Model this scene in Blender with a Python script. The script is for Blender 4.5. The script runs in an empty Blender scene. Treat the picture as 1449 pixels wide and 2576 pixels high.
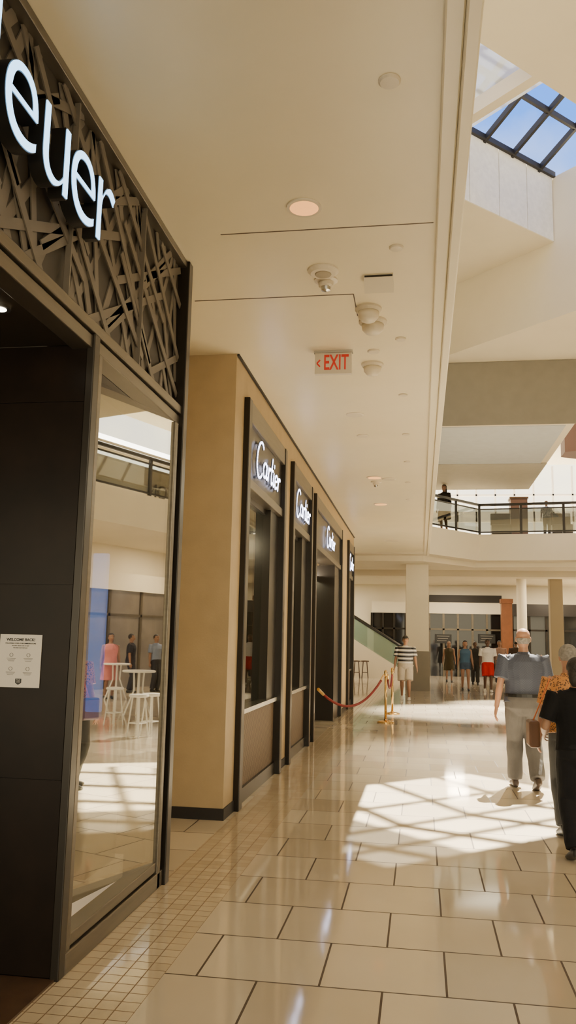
import bpy, bmesh, math, random
from mathutils import Vector, Matrix
random.seed(7)
S = bpy.context.scene
COL = S.collection
R = math.radians
V = Vector
sin, cos, pi = math.sin, math.cos, math.pi

# ------------------------------------------------------------------ camera
W, H, F = 1449, 2576, 2100.0
CAM = V((0, 0, 1.6)); psi, th, rho = R(9.1), R(8.67), R(1.2)
fh = V((-sin(psi), cos(psi), 0)); rh = V((cos(psi), sin(psi), 0)); zz = V((0, 0, 1))
Fv = fh*cos(th)+zz*sin(th); U0 = -fh*sin(th)+zz*cos(th)
Rv = rh*cos(rho)+U0*sin(rho); Uv = U0*cos(rho)-rh*sin(rho)
cd = bpy.data.cameras.new('camera'); cam = bpy.data.objects.new('camera', cd); COL.objects.link(cam)
cd.sensor_fit = 'VERTICAL'; cd.sensor_height = 36; cd.lens = F/H*36; cd.clip_start = .05; cd.clip_end = 500
m = Matrix((Rv, Uv, -Fv)).transposed().to_4x4(); m.translation = CAM
cam.matrix_world = m
S.camera = cam
def ray(px, py): return Fv+Rv*((px-W/2)/F)-Uv*((py-H/2)/F)
def onz(px, py, z):
    d = ray(px, py); return CAM+d*((z-CAM.z)/d.z)
def ony(px, py, y):
    d = ray(px, py); return CAM+d*((y-CAM.y)/d.y)
def onx(px, py, x):
    d = ray(px, py); return CAM+d*((x-CAM.x)/d.x)

# ------------------------------------------------------------------ materials
def mat(name, col, rough=.5, metal=0, spec=.5, em=None, ems=0, var=0, vs=4, bump=0, bs=40, stretch=(1, 1, 1)):
    mt = bpy.data.materials.new(name); mt.use_nodes = True
    nt = mt.node_tree; b = nt.nodes['Principled BSDF']
    c = (*col, 1)
    b.inputs['Base Color'].default_value = c
    b.inputs['Roughness'].default_value = rough; b.inputs['Metallic'].default_value = metal
    b.inputs['Specular IOR Level'].default_value = spec
    if em: b.inputs['Emission Color'].default_value = (*em, 1); b.inputs['Emission Strength'].default_value = ems
    tc = nt.nodes.new('ShaderNodeTexCoord'); mp = nt.nodes.new('ShaderNodeMapping')
    mp.inputs['Scale'].default_value = stretch
    nt.links.new(tc.outputs['Object'], mp.inputs['Vector'])
    if var:
        n = nt.nodes.new('ShaderNodeTexNoise'); n.inputs['Scale'].default_value = vs; n.inputs['Detail'].default_value = 5
        nt.links.new(mp.outputs[0], n.inputs['Vector'])
        r = nt.nodes.new('ShaderNodeValToRGB')
        r.color_ramp.elements[0].position = .3; r.color_ramp.elements[1].position = .7
        r.color_ramp.elements[0].color = (*[max(0, x*(1-var)) for x in col], 1)
        r.color_ramp.elements[1].color = (*[min(1, x*(1+var)) for x in col], 1)
        nt.links.new(n.outputs['Fac'], r.inputs[0]); nt.links.new(r.outputs[0], b.inputs['Base Color'])
    if bump:
        n = nt.nodes.new('ShaderNodeTexNoise'); n.inputs['Scale'].default_value = bs; n.inputs['Detail'].default_value = 4
        nt.links.new(mp.outputs[0], n.inputs['Vector'])
        bp = nt.nodes.new('ShaderNodeBump'); bp.inputs['Strength'].default_value = bump; bp.inputs['Distance'].default_value = .02
        nt.links.new(n.outputs['Fac'], bp.inputs['Height']); nt.links.new(bp.outputs[0], b.inputs['Normal'])
    return mt

M = {}
M['plaster'] = mat('painted plaster', (.81, .72, .51), .33, var=.03, vs=1.5, spec=.5)
M['plaster2'] = mat('atrium plaster', (.76, .695, .55), .6, var=.03, vs=1)
M['lip'] = mat('soffit lip', (.84, .76, .56), .3)
M['white_wall'] = mat('rough white plaster', (.85, .83, .78), .8, var=.06, vs=9, bump=.3, bs=30)
M['taupe'] = mat('taupe base and shaded plaster', (.205, .188, .152), .7, var=.04)
M['beige_shaded_soffit'] = mat('beige shaded soffit', (.36, .335, .27), .7, var=.04)
M['grey_lit_soffit'] = mat('grey lit soffit', (.48, .52, .55), .7, var=.04)
M['stone'] = mat('tan limestone', (.42, .315, .17), .6, var=.05, vs=5, bump=.06, bs=60)
M['black_stone'] = mat('black stone panel', (.009, .005, .003), .3, var=.3, vs=5, spec=.15)
M['bronze'] = mat('dark bronze metal', (.018, .014, .010), .3, metal=.3, spec=.4)
M['greymetal'] = mat('grey bronze metal', (.15, .13, .10), .36, metal=.7, var=.1, vs=2, stretch=(1, 1, 20))
M['lattice'] = mat('bronze lattice', (.135, .115, .09), .5, metal=.1, var=.08, vs=8)
M['latticeback'] = mat('lattice back panel', (.04, .033, .025), .6)
M['dark'] = mat('dark matte', (.012, .010, .009), .6)
M['black'] = mat('black plastic', (.01, .01, .01), .35)
M['soffit_dark'] = mat('entrance soffit', (.03, .022, .015), .5)
M['led'] = mat('cool lit letter face', (.8, .9, 1), .4, em=(.28, .62, 1.0), ems=3.6)
M['led2'] = mat('white lit letter face', (.9, .9, .95), .4, em=(.75, .78, 1.0), ems=4.5)
M['dimprint'] = mat('dim print', (.25, .23, .20), .5)
M['lamp'] = mat('warm lamp bowl', (1, .55, .22), .4, em=(1, .42, .12), ems=1.3)
M['lamp2'] = mat('warm white lamp', (1, .9, .7), .4, em=(1, .88, .68), ems=14)
M['strip'] = mat('bright strip diffuser', (1, 1, .95), .4, em=(1, .97, .9), ems=12)
M['whiteplastic'] = mat('white plastic', (.70, .62, .47), .4)
M['paper'] = mat('white paper', (.62, .58, .52), .6)
M['ink'] = mat('black ink', (.03, .03, .03), .6)
M['signwhite'] = mat('exit sign plate', (.66, .60, .49), .4)
M['red'] = mat('red letters', (.55, .025, .012), .5, em=(1, .03, .01), ems=.12)
M['blue'] = mat('glowing blue board', (.01, .20, .75), .35, em=(.01, .2, .8), ems=2.6)  # glow put into the board's colour, the board is no lamp
M['brass'] = mat('polished brass', (.75, .50, .18), .15, metal=1)
M['velvet'] = mat('dark red velvet', (.22, .015, .012), .75, bump=.2, bs=200)
M['orange'] = mat('brown timber portal', (.20, .07, .022), .45, var=.15, vs=3)
M['letters_orange'] = mat('orange print', (.6, .2, .05), .5)
M['maroon'] = mat('maroon laminate', (.14, .075, .06), .5)
M['tan'] = mat('tan column paint', (.36, .30, .20), .5)
M['whitemetal'] = mat('white enamelled metal', (.85, .85, .82), .3)
M['wood'] = mat('dark wood', (.08, .045, .025), .4, var=.2, vs=10)
M['steel'] = mat('brushed steel', (.5, .5, .48), .25, metal=1)
M['plinth'] = mat('charcoal plinth', (.05, .045, .04), .4)
M['cream_glow'] = mat('glowing cream interior', (.62, .52, .36), .6, em=(1, .75, .45), ems=.4)  # warm glow put into the shop interior surfaces themselves
M['shop_glow'] = mat('hazy glowing shop glazing', (.10, .08, .06), .12, em=(1, .78, .52), ems=.12, var=.4, vs=1.2)  # lit interior put into the panes as a mottled, faintly glowing colour
M['dark_glass'] = mat('dark shop glass', (.012, .012, .012), .04, spec=.5)

def glass_mat(name, mirror, tint=(1, 1, 1), diff=None, df=0):
    mt = bpy.data.materials.new(name); mt.use_nodes = True; nt = mt.node_tree; nt.nodes.clear()
    o = nt.nodes.new('ShaderNodeOutputMaterial'); mx = nt.nodes.new('ShaderNodeMixShader')
    t = nt.nodes.new('ShaderNodeBsdfTransparent'); g = nt.nodes.new('ShaderNodeBsdfGlossy')
    t.inputs[0].default_value = (*tint, 1); g.inputs['Roughness'].default_value = .01; g.inputs[0].default_value = (.95, .93, .86, 1)
    mx.inputs[0].default_value = mirror
    src = t
    if diff:
        m2 = nt.nodes.new('ShaderNodeMixShader'); dd = nt.nodes.new('ShaderNodeBsdfDiffuse'); dd.inputs[0].default_value = (*diff, 1); m2.inputs[0].default_value = df
        nt.links.new(t.outputs[0], m2.inputs[1]); nt.links.new(dd.outputs[0], m2.inputs[2]); src = m2
    nt.links.new(src.outputs[0], mx.inputs[1]); nt.links.new(g.outputs[0], mx.inputs[2]); nt.links.new(mx.outputs[0], o.inputs[0])
    return mt
M['glass'] = glass_mat('coated shop glass', .60, (.8, .8, .75))
M['glass2'] = glass_mat('clear glass', .18, (.75, .78, .74))
M['rail_glass'] = glass_mat('smoked rail glass', .12, (.45, .46, .43))
M['green_glass'] = glass_mat('green balustrade glass', .18, (.75, .88, .82), (.42, .53, .47), .38)
M['translucent'] = glass_mat('translucent well wall stand-in', .02, (.9, .92, .95), (.85, .88, .90), .6)

def pattern_mat(name, c1, c2, scale, kind='voronoi', stretch=(1, 1, 1)):
    mt = mat(name, c1, .6); nt = mt.node_tree; b = nt.nodes['Principled BSDF']
    tc = nt.nodes.new('ShaderNodeTexCoord'); mp = nt.nodes.new('ShaderNodeMapping'); mp.inputs['Scale'].default_value = stretch
    nt.links.new(tc.outputs['Object'], mp.inputs[0])
    if kind == 'voronoi':
        n = nt.nodes.new('ShaderNodeTexVoronoi'); n.inputs['Scale'].default_value = scale; out = n.outputs['Distance']
    elif kind == 'wave':
        n = nt.nodes.new('ShaderNodeTexWave'); n.bands_direction = 'Z'; n.inputs['Scale'].default_value = scale; n.inputs['Distortion'].default_value = .4; n.inputs['Detail'].default_value = 0; out = n.outputs['Fac']
    else:
        n = nt.nodes.new('ShaderNodeTexChecker'); n.inputs['Scale'].default_value = scale; out = n.outputs['Fac']
    nt.links.new(mp.outputs[0], n.inputs['Vector'])
    r = nt.nodes.new('ShaderNodeValToRGB'); r.color_ramp.interpolation = 'CONSTANT'
    r.color_ramp.elements[0].color = (*c2, 1); r.color_ramp.elements[1].color = (*c1, 1); r.color_ramp.elements[1].position = .5 if kind != 'voronoi' else .42
    nt.links.new(out, r.inputs[0]); nt.links.new(r.outputs[0], b.inputs['Base Color'])
    return mt
M['mesh_panel'] = pattern_mat('woven bronze panel', (.15, .10, .055), (.09, .06, .035), 22, 'checker')

def floor_mat():
    mt = bpy.data.materials.new('polished cream tile'); mt.use_nodes = True; nt = mt.node_tree; b = nt.nodes['Principled BSDF']; L = nt.links.new
    tc = nt.nodes.new('ShaderNodeTexCoord')
    def brick(w, h, off, loc, ms, c1, c2, cm):
        mp = nt.nodes.new('ShaderNodeMapping'); mp.inputs['Location'].default_value = (*loc, 0); L(tc.outputs['Object'], mp.inputs[0])
        k = nt.nodes.new('ShaderNodeTexBrick'); k.offset = off; k.squash = 1
        k.inputs['Scale'].default_value = 1; k.inputs['Brick Width'].default_value = w; k.inputs['Row Height'].default_value = h
        k.inputs['Mortar Size'].default_value = ms; k.inputs['Mortar Smooth'].default_value = 0; k.inputs['Bias'].default_value = 0
        k.inputs['Color1'].default_value = (*c1, 1); k.inputs['Color2'].default_value = (*c2, 1); k.inputs['Mortar'].default_value = (*cm, 1)
        L(mp.outputs[0], k.inputs['Vector']); return k
    big = brick(.59, .575, .5, (.475, -.141), .0055, (.71, .63, .50), (.57, .49, .375), (.07, .045, .03))
    small = brick(.0915, .0915, 0, (1.22, .02), .003, (.66, .56, .41), (.59, .49, .35), (.24, .16, .09))
    sp = nt.nodes.new('ShaderNodeSeparateXYZ'); L(tc.outputs['Object'], sp.inputs[0])
    lt = nt.nodes.new('ShaderNodeMath'); lt.operation = 'LESS_THAN'; lt.inputs[1].default_value = -1.22; L(sp.outputs[0], lt.inputs[0])
    gt = nt.nodes.new('ShaderNodeMath'); gt.operation = 'GREATER_THAN'; gt.inputs[1].default_value = -1.69; L(sp.outputs[0], gt.inputs[0])
    ml = nt.nodes.new('ShaderNodeMath'); ml.operation = 'MULTIPLY'; L(lt.outputs[0], ml.inputs[0]); L(gt.outputs[0], ml.inputs[1])
    mx = nt.nodes.new('ShaderNodeMixRGB'); L(ml.outputs[0], mx.inputs[0]); L(big.outputs['Color'], mx.inputs[1]); L(small.outputs['Color'], mx.inputs[2])
    n = nt.nodes.new('ShaderNodeTexNoise'); n.inputs['Scale'].default_value = 3; n.inputs['Detail'].default_value = 6; L(tc.outputs['Object'], n.inputs['Vector'])
    hs = nt.nodes.new('ShaderNodeMixRGB'); hs.blend_type = 'MULTIPLY'; hs.inputs[0].default_value = .10; L(mx.outputs[0], hs.inputs[1]); L(n.outputs['Fac'], hs.inputs[2])
    L(hs.outputs[0], b.inputs['Base Color'])
    mf = nt.nodes.new('ShaderNodeMixRGB'); L(ml.outputs[0], mf.inputs[0]); L(big.outputs['Fac'], mf.inputs[1]); L(small.outputs['Fac'], mf.inputs[2])
    rr = nt.nodes.new('ShaderNodeMath'); rr.operation = 'MULTIPLY_ADD'; L(mf.outputs[0], rr.inputs[0]); rr.inputs[1].default_value = .5; rr.inputs[2].default_value = .065
    L(rr.outputs[0], b.inputs['Roughness'])
    bp = nt.nodes.new('ShaderNodeBump'); bp.inputs['Strength'].default_value = .25; bp.inputs['Distance'].default_value = .002; bp.invert = True
    L(mf.outputs[0], bp.inputs['Height']); L(bp.outputs[0], b.inputs['Normal'])
    b.inputs['Specular IOR Level'].default_value = .65
    return mt
M['floor'] = floor_mat()

# ------------------------------------------------------------------ mesh helpers
class MB:
    def __init__(s): s.bm = bmesh.new()
    def box(s, x0, x1, y0, y1, z0, z1, mtx=None):
        vs = [s.bm.verts.new((x, y, z)) for x in (x0, x1) for y in (y0, y1) for z in (z0, z1)]
        if mtx is not None:
            for v in vs: v.co = mtx @ v.co
        for f in ((0, 1, 3, 2), (4, 6, 7, 5), (0, 4, 5, 1), (2, 3, 7, 6), (0, 2, 6, 4), (1, 5, 7, 3)): s.bm.faces.new([vs[i] for i in f])
        return s
    def bar(s, a, b, w, d, up=V((0, 0, 1))):
        a = V(a); b = V(b); t = (b-a); L = t.length; t.normalize()
        if abs(t.dot(up)) > .98: up = V((1, 0, 0))
        x = t.cross(up).normalized(); y = x.cross(t).normalized()
        mtx = Matrix((x, t, y)).transposed().to_4x4(); mtx.translation = a
        return s.box(-w/2, w/2, 0, L, -d/2, d/2, mtx)
    def prism(s, poly, z0, z1):
        a = [s.bm.verts.new((p[0], p[1], z0)) for p in poly]; b = [s.bm.verts.new((p[0], p[1], z1)) for p in poly]
        s.bm.faces.new(a); s.bm.faces.new(b); n = len(poly)
        for i in range(n): s.bm.faces.new((a[i], a[(i+1) % n], b[(i+1) % n], b[i]))
        return s
    def loft(s, rings, seg=14, ref=V((1, 0, 0)), cap=True):
        n = len(rings); prev = None; L = []
        for i, (c, rx, ry) in enumerate(rings):
            c = V(c); t = (V(rings[min(i+1, n-1)][0])-V(rings[max(i-1, 0)][0])).normalized()
            r = V(ref)
            if abs(t.dot(r)) > .9: r = V((0, 1, 0))
            x = (r-t*r.dot(t)).normalized(); y = t.cross(x)
            L.append([s.bm.verts.new(c+x*(rx*cos(2*pi*k/seg))+y*(ry*sin(2*pi*k/seg))) for k in range(seg)])
        for a, b in zip(L, L[1:]):
            for k in range(seg): s.bm.faces.new((a[k], a[(k+1) % seg], b[(k+1) % seg], b[k]))
        if cap: s.bm.faces.new(L[0][::-1]); s.bm.faces.new(L[-1])
        return s
    def tube(s, pts, r, seg=10):
        return s.loft([(p, r, r) for p in pts], seg)
    def lathe(s, prof, c=(0, 0, 0), seg=28):
        c = V(c)
        L = [[s.bm.verts.new(c+V((r*cos(2*pi*k/seg), r*sin(2*pi*k/seg), z))) for k in range(seg)] for r, z in prof]
        for a, b in zip(L, L[1:]):
            for k in range(seg): s.bm.faces.new((a[k], a[(k+1) % seg], b[(k+1) % seg], b[k]))
        s.bm.faces.new(L[0]); s.bm.faces.new(L[-1]); return s
    def ball(s, c, rx, ry=None, rz=None, seg=14):
        ry = ry or rx; rz = rz or rx
        bmesh.ops.create_uvsphere(s.bm, u_segments=seg, v_segments=seg//2+2, radius=1, matrix=Matrix.Translation(c) @ Matrix.Diagonal((rx, ry, rz, 1)))
        return s
    def build(s, name, mt, parent=None, smooth=False, bevel=0):
        bmesh.ops.recalc_face_normals(s.bm, faces=s.bm.faces)
        me = bpy.data.meshes.new(name); s.bm.to_mesh(me); s.bm.free()
        if mt: me.materials.append(mt)
        if smooth:
            for p in me.polygons: p.use_smooth = True
        o = bpy.data.objects.new(name, me); COL.objects.link(o)
        if parent: o.parent = parent
        if bevel:
            md = o.modifiers.new('bevel', 'BEVEL'); md.width = bevel; md.segments = 2; md.limit_method = 'ANGLE'
        return o
def empty(name, loc=(0, 0, 0), rz=0):
    o = bpy.data.objects.new(name, None); COL.objects.link(o); o.location = loc; o.rotation_euler = (0, 0, rz); return o
def tag(o, label, cat, group=None, kind=None):
    o['label'] = label; o['category'] = cat
    if group: o['group'] = group
    if kind: o['kind'] = kind
    return o
def st(o, label=None, cat=None):
    o['kind'] = 'structure'
    if label: o['label'] = label
    if cat: o['category'] = cat
    return o
def text(body, size, ext, mt, name='lettering', parent=None, mtx=None, shear=0, offset=0, align='CENTER', sx=1):
    cu = bpy.data.curves.new('t', 'FONT'); cu.body = body; cu.size = size; cu.extrude = ext; cu.shear = shear; cu.offset = offset
    cu.align_x = align; cu.align_y = 'CENTER'; cu.resolution_u = 5
    t = bpy.data.objects.new('t', cu); COL.objects.link(t)
    bpy.context.view_layer.update()
    me = bpy.data.meshes.new_from_object(t.evaluated_get(bpy.context.evaluated_depsgraph_get()))
    bpy.data.objects.remove(t)
    me.transform(Matrix.Diagonal((sx, 1, 1, 1)))
    if mtx is not None: me.transform(mtx)
    me.materials.clear(); me.materials.append(mt)
    o = bpy.data.objects.new(name, me); COL.objects.link(o)
    if parent: o.parent = parent
    return o
def frame(x, y, z, o):
    mm = Matrix((V(x), V(y), V(z))).transposed().to_4x4(); mm.translation = V(o); return mm
def facing_px(o): return frame((0, 1, 0), (0, 0, 1), (1, 0, 0), o)
def facing_nx(o): return frame((0, -1, 0), (0, 0, 1), (-1, 0, 0), o)
def facing_cam(o): return frame((1, 0, 0), (0, 0, 1), (0, -1, 0), o)

# ------------------------------------------------------------------ the setting
ZC = 4.31
st(MB().box(-12, 17, -8, 62, -.3, 0).build('floor', M['floor']), 'polished cream floor tiles with small mosaic border', 'floor')
c = MB(); c.box(-8, .11, -8, 25.8, ZC, 5.3)
st(c.build('ceiling', M['plaster']), 'flat cream corridor ceiling above the shops', 'ceiling')
c = MB(); c.box(.11, .20, -8, 25.8, ZC-.05, 5.3); c.box(.20, .27, -8, 25.8, ZC-.09, 5.3)
st(c.build('trim_1', M['lip'], bevel=.01), 'stepped cream lip along the ceiling edge', 'trim')
def seam(name, pts, w=.006):
    b = MB()
    for a, d in zip(pts, pts[1:]): b.bar((a.x, a.y, ZC-.001), (d.x, d.y, ZC-.001), w, .004)
    return st(b.build(name, M['wood']))
a = onz(555, 590, ZC); b_ = onz(1090, 574, ZC); seam('trim_2', [a, V((b_.x, a.y, ZC))])
a = onz(490, 757, ZC); b_ = onz(890, 744, ZC); d_ = onz(885, 800, ZC)
seam('trim_3', [a, V((b_.x, a.y, ZC)), V((b_.x, a.y+.45, ZC))], .008)
st(MB().box(-1.735, -1.715, 7.55, 22, ZC-.02, ZC+.001).build('trim_4', M['dark']))

# atrium roof, rotated 45 degrees: u=X+Y, v=X-Y
def P(u, v): return ((u+v)/2, (u-v)/2)
zr, zt = 10.47, 12.0
rf = MB()
rf.prism([P(21.1, -10.65), (-11.3, -.65), (-11.3, -12), (17, -12), (17, 4.1)], zr, zt)
rf.prism([P(21.1, -15.2), (-11.3, 3.9), (-11.3, 21), (.1, 21)], zr, zt)
rf.prism([P(8.5, -10.65), P(8.5, -15.2), (-11.3, 3.9), (-11.3, -.65)], zr, zt)
rf.prism([P(14.2, -10.65), P(14.47, -10.65), P(14.47, -15.2), P(14.2, -15.2)], zr, 10.75)
rf.prism([(.1, 21), (17, 4.1), (17, 21)], 8.7, zt)
st(rf.build('ceiling', M['plaster2']), 'high cream atrium ceiling around the skylight wells', 'ceiling')
sh_ = MB(); sh_.prism([P(13.9, -10.7), P(16.75, -10.7), P(16.75, -15.15), P(13.9, -15.15)], 11.8, 11.82)  # added stand-in for the pale well wall, see-through so the sun passes
st(sh_.build('window_3', M['translucent']), 'added translucent panel standing in for the pale wall of the nearer skylight well', 'window')
b = MB(); b.box(-11.3, 3.8, 21, 30, 7.04, zt)
st(b.build('ceiling', M['plaster2']), 'deep dropped ceiling box crossing the atrium', 'ceiling')
b = MB(); b.box(-11.3, 4.4, 20.97, 21, 7.04, 8.69); st(b.build('trim_5', M['taupe']), 'shaded face of the dropped ceiling box, shade put into its taupe colour', 'trim')  # thin sheet on the cream box, shade of this face painted in
b = MB(); b.box(-11.3, 3.6, 21.1, 25.6, 7.02, 7.04); st(b.build('trim_6', M['grey_lit_soffit']))  # paler sheet under the box, light on the underside painted in
b = MB(); b.box(-11.3, 3.78, 25.6, 29.9, 7.0, 7.04); st(b.build('trim_7', M['beige_shaded_soffit']))  # darker sheet under the box, shading of the far underside painted in
b = MB(); b.box(3.8, 17, 21, 22.2, 10.4, zt); b.box(3.8, 4.3, 22.2, 30, zr, zt); b.box(8.5, 17, 22.2, 30, 10.4, zt); b.box(-11.3, 17, 30, 41, 10.2, zt)
st(b.build('ceiling', M['plaster2']))
b = MB(); b.prism([(4.05, 24.0), (4.05, 24.7), (7.5, 26.6), (7.5, 22.8)], 7.0, 7.9); st(b.build('trim_8', M['maroon']))
wl = MB(); us = [14.47, 15.9, 17.2, 18.5, 19.8, 21.08]
for u0, u1 in zip(us, us[1:]):
    wl.prism([P(u0+.02, -15.16), P(u1-.02, -15.16), P(u1-.02, -15.2), P(u0+.02, -15.2)], zr+.0, zt)
st(wl.build('wall_skylight', M['white_wall']), 'sunlit white textured wall of the skylight well', 'wall')
def gz(v): return 12.0+.86*(1-abs(v+12.925)/2.275)
sk = MB()
for u in (9.2, 10.5, 11.7, 13.0, 15.35, 16.6, 17.86, 19.12, 20.4):
    for v0, v1 in ((-15.2, -12.925), (-12.925, -10.65)):
        p, q = P(u, v0), P(u, v1); sk.bar((*p, gz(v0)), (*q, gz(v1)), .07, .12)
for v in (-15.1, -13.8, -12.925, -12.05, -10.75):
    p, q = P(8.5, v), P(21.1, v); sk.bar((*p, gz(v)), (*q, gz(v)), .07, .12)
st(sk.build('window_1', M['dark']), 'pitched skylight glazing bars against blue sky', 'window')
sk = MB()
for k in range(7): y = 22.2+k*1.25; sk.box(4.3, 8.5, y-.05, y+.05, 11.8, 11.9)
for x in (5.3, 6.4, 7.5): sk.box(x-.05, x+.05, 22.2, 30, 11.8, 11.9)
st(sk.build('window_2', M['dark']))

fp = [(-11, 27.0), (.3, 27.0), (2.0, 29.2), (9, 28.2), (9, 62), (-11, 62)]
st(MB().prism(fp, 4.4, 5.3).build('floor', M['plaster2']), 'cream balcony slab crossing the far end', 'floor')
fp2 = [(-11, 27.6), (.1, 27.6), (1.9, 29.8), (9, 28.9), (9, 31), (-11, 31)]
st(MB().prism(fp2, 4.22, 4.4).build('trim_9', M['plaster2']))
st(MB().box(-11, 9, 33, 34, 4.15, 4.4).build('trim_10', M['plaster2']))
st(MB().box(9, 17, -8, 28.2, 4.4, 5.3).build('floor', M['plaster2']), 'cream balcony slab on the right of the atrium', 'floor')
st(MB().box(12.6, 13, -8, 42, 0, 4.4).build('wall_right', M['plaster2']))
st(MB().box(15, 15.3, -8, 46, 5.3, 8.2).build('wall_right', M['plaster2']))
st(MB().box(-11.3, 17, 42, 42.3, 0, 4.4).build('wall_back', M['plaster2']))
uw = MB(); uw.box(-11.3, 17, 50, 50.3, 5.3, 7.9); uw.box(-11.3, 17, 50, 50.3, 8.7, 9.3)
for k in range(26): x = -11+k*1.1; uw.box(x-.05, x+.05, 50, 50.2, 7.9, 12)
uw.box(-11.3, 17, 50, 50.2, 10.25, 10.35)
st(uw.build('wall_back', M['plaster2']), 'upper rear wall with bright clerestory window strips', 'wall')
st(MB().box(-11.6, -11.3, -8, 62, 0, 12).build('wall_left', M['plaster2']))

# ------------------------------------------------------------------ nearest storefront
XT = -1.67
sf = empty('storefront', (XT, 4.8, 0)); tag(sf, 'dark metal storefront with lattice fascia and tall mirror-like window, nearest on left', 'shop front')
def part(mb, name, mt, root=sf, **k):
    o = mb.build(name, mt, root, **k); o.matrix_parent_inverse = Matrix.Translation(-V(root.location)); return o
part(MB().box(-1.80, -1.735, .6, 5.55, 3.2, ZC-.001), 'fascia_panel', M['latticeback'])
b = MB(); b.box(-1.76, XT, .6, 5.62, 3.16, 3.22); b.box(-1.80, XT-.015, .6, 5.62, 3.08, 3.15); b.box(-1.76, XT, .6, 5.62, ZC-.05, ZC-.001)
part(b, 'head_frame', M['greymetal'], bevel=.006)
b = MB(); b.box(-1.82, XT+.02, 5.55, 5.64, 0, ZC-.001); part(b, 'end_jamb', M['bronze'], bevel=.006)
b = MB(); b.box(-1.76, XT, 5.44, 5.50, 0, 3.08); part(b, 'window_jamb', M['greymetal'], bevel=.006)
b = MB(); b.box(-1.715, XT, 3.955, 4.03, 0, 3.16); part(b, 'corner_post', M['bronze'], bevel=.006)
b = MB(); b.box(-1.80, XT-.01, 4.05, 4.10, 0, 3.08); part(b, 'window_post', M['greymetal'], bevel=.006)
b = MB(); b.box(-1.80, XT, 4.03, 5.55, 0, .10); b.box(-1.78, XT-.01, 4.1, 5.5, .11, .17); part(b, 'sill', M['greymetal'], bevel=.006)
# lattice: layered flat strips, cut to the fascia rectangle
y0, y1, z0, z1 = .6, 5.54, 3.22, 4.26
def clip(px, pz, dx, dz):
    t0, t1 = -9, 9
    for p, d, lo, hi in ((px, dx, y0, y1), (pz, dz, z0, z1)):
        if abs(d) < 1e-6: continue
        a, b = (lo-p)/d, (hi-p)/d
        if a > b: a, b = b, a
        t0, t1 = max(t0, a), min(t1, b)
    return t0, t1
lt = MB(); rnd = random.Random(4)
def strip(py, pz, ang, wd, lay, lim=9):
    dx, dz = cos(ang), sin(ang); t0, t1 = clip(py, pz, dx, dz); t0 = max(t0, -lim); t1 = min(t1, lim)
    if t1-t0 < .2: return
    xc = -1.731+lay*.0075
    lt.bar((xc, py+dx*t0, pz+dz*t0), (xc, py+dx*t1, pz+dz*t1), .0072, wd, up=V((0, 0, 1)) if abs(dz) < .9 else V((0, 1, 0)))
for i in range(40):
    strip(y0+.05+i*.124, 3.74, R((64, 116, 76, 101, 54, 127)[i % 6])+rnd.uniform(-.04, .04), rnd.choice((.046, .058)), i % 2)
for i in range(46):
    strip(y0+.05+i*.107, z0+.10+((i*.618) % 1)*.84, R((26, -30, 38, -42)[i % 4])+rnd.uniform(-.05, .05), .048, 2+i % 2, rnd.uniform(.4, .8))
for yy in (1.5, 2.6, 3.65, 4.7): lt.box(-1.72, -1.69, yy-.006, yy+.006, z0, z1)
part(lt, 'lattice_screen', M['lattice'])
ga, gb = V((-1.94, 4.10, 0)), V((-1.69, 5.44, 0))
gm = MB(); gm.prism([(ga.x, ga.y), (gb.x, gb.y), (gb.x-.01, gb.y), (ga.x-.01, ga.y)], .17, 3.08)
GL = part(gm, 'window_pane', M['glass'])
part(MB().box(-1.98, -1.80, 4.05, 5.5, 3.08, 3.14), 'window_head', M['bronze'])
part(MB().box(-1.98, -1.80, 4.05, 4.10, .1, 3.08), 'inner_post', M['bronze'])
b = MB()
zs = [0.012] + [ony(100, v, 3.96).z for v in (1960, 1471, 1013)] + [3.1]
for a, d in zip(zs, zs[1:]): b.box(-6, -1.715, 3.96, 4.05, a+.003, d-.003)
b.box(-6, -1.715, 3.97, 4.05, 0, 3.1)
st(b.build('wall_entrance', M['black_stone']), 'black stone panelled wall beside the shop entrance', 'wall')
st(MB().box(-6, -1.80, -2, 3.96, 3.1, 3.2).build('ceiling', M['soffit_dark']))
st(MB().box(-6, -1.69, -2, 3.96, 0, .01).build('floor', M['wood']))
st(MB().box(-6, -5.8, -2, 3.96, 0, 3.1).build('wall_entrance', M['dark']))
st(MB().box(-6, -1.82, 5.58, 5.66, 0, ZC).build('wall_shop', M['plinth']))
p = onz(0, 772, 3.1)
l = empty('ceiling_light', (p.x, p.y, 3.1)); tag(l, 'small round spotlight in the dark entrance soffit', 'light')
MB().lathe([(.05, 0), (.05, -.012), (.035, -.012)]).build('trim_ring', M['steel'], l); MB().lathe([(.034, -.003), (.03, -.014)]).build('lamp', M['lamp2'], l)

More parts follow.
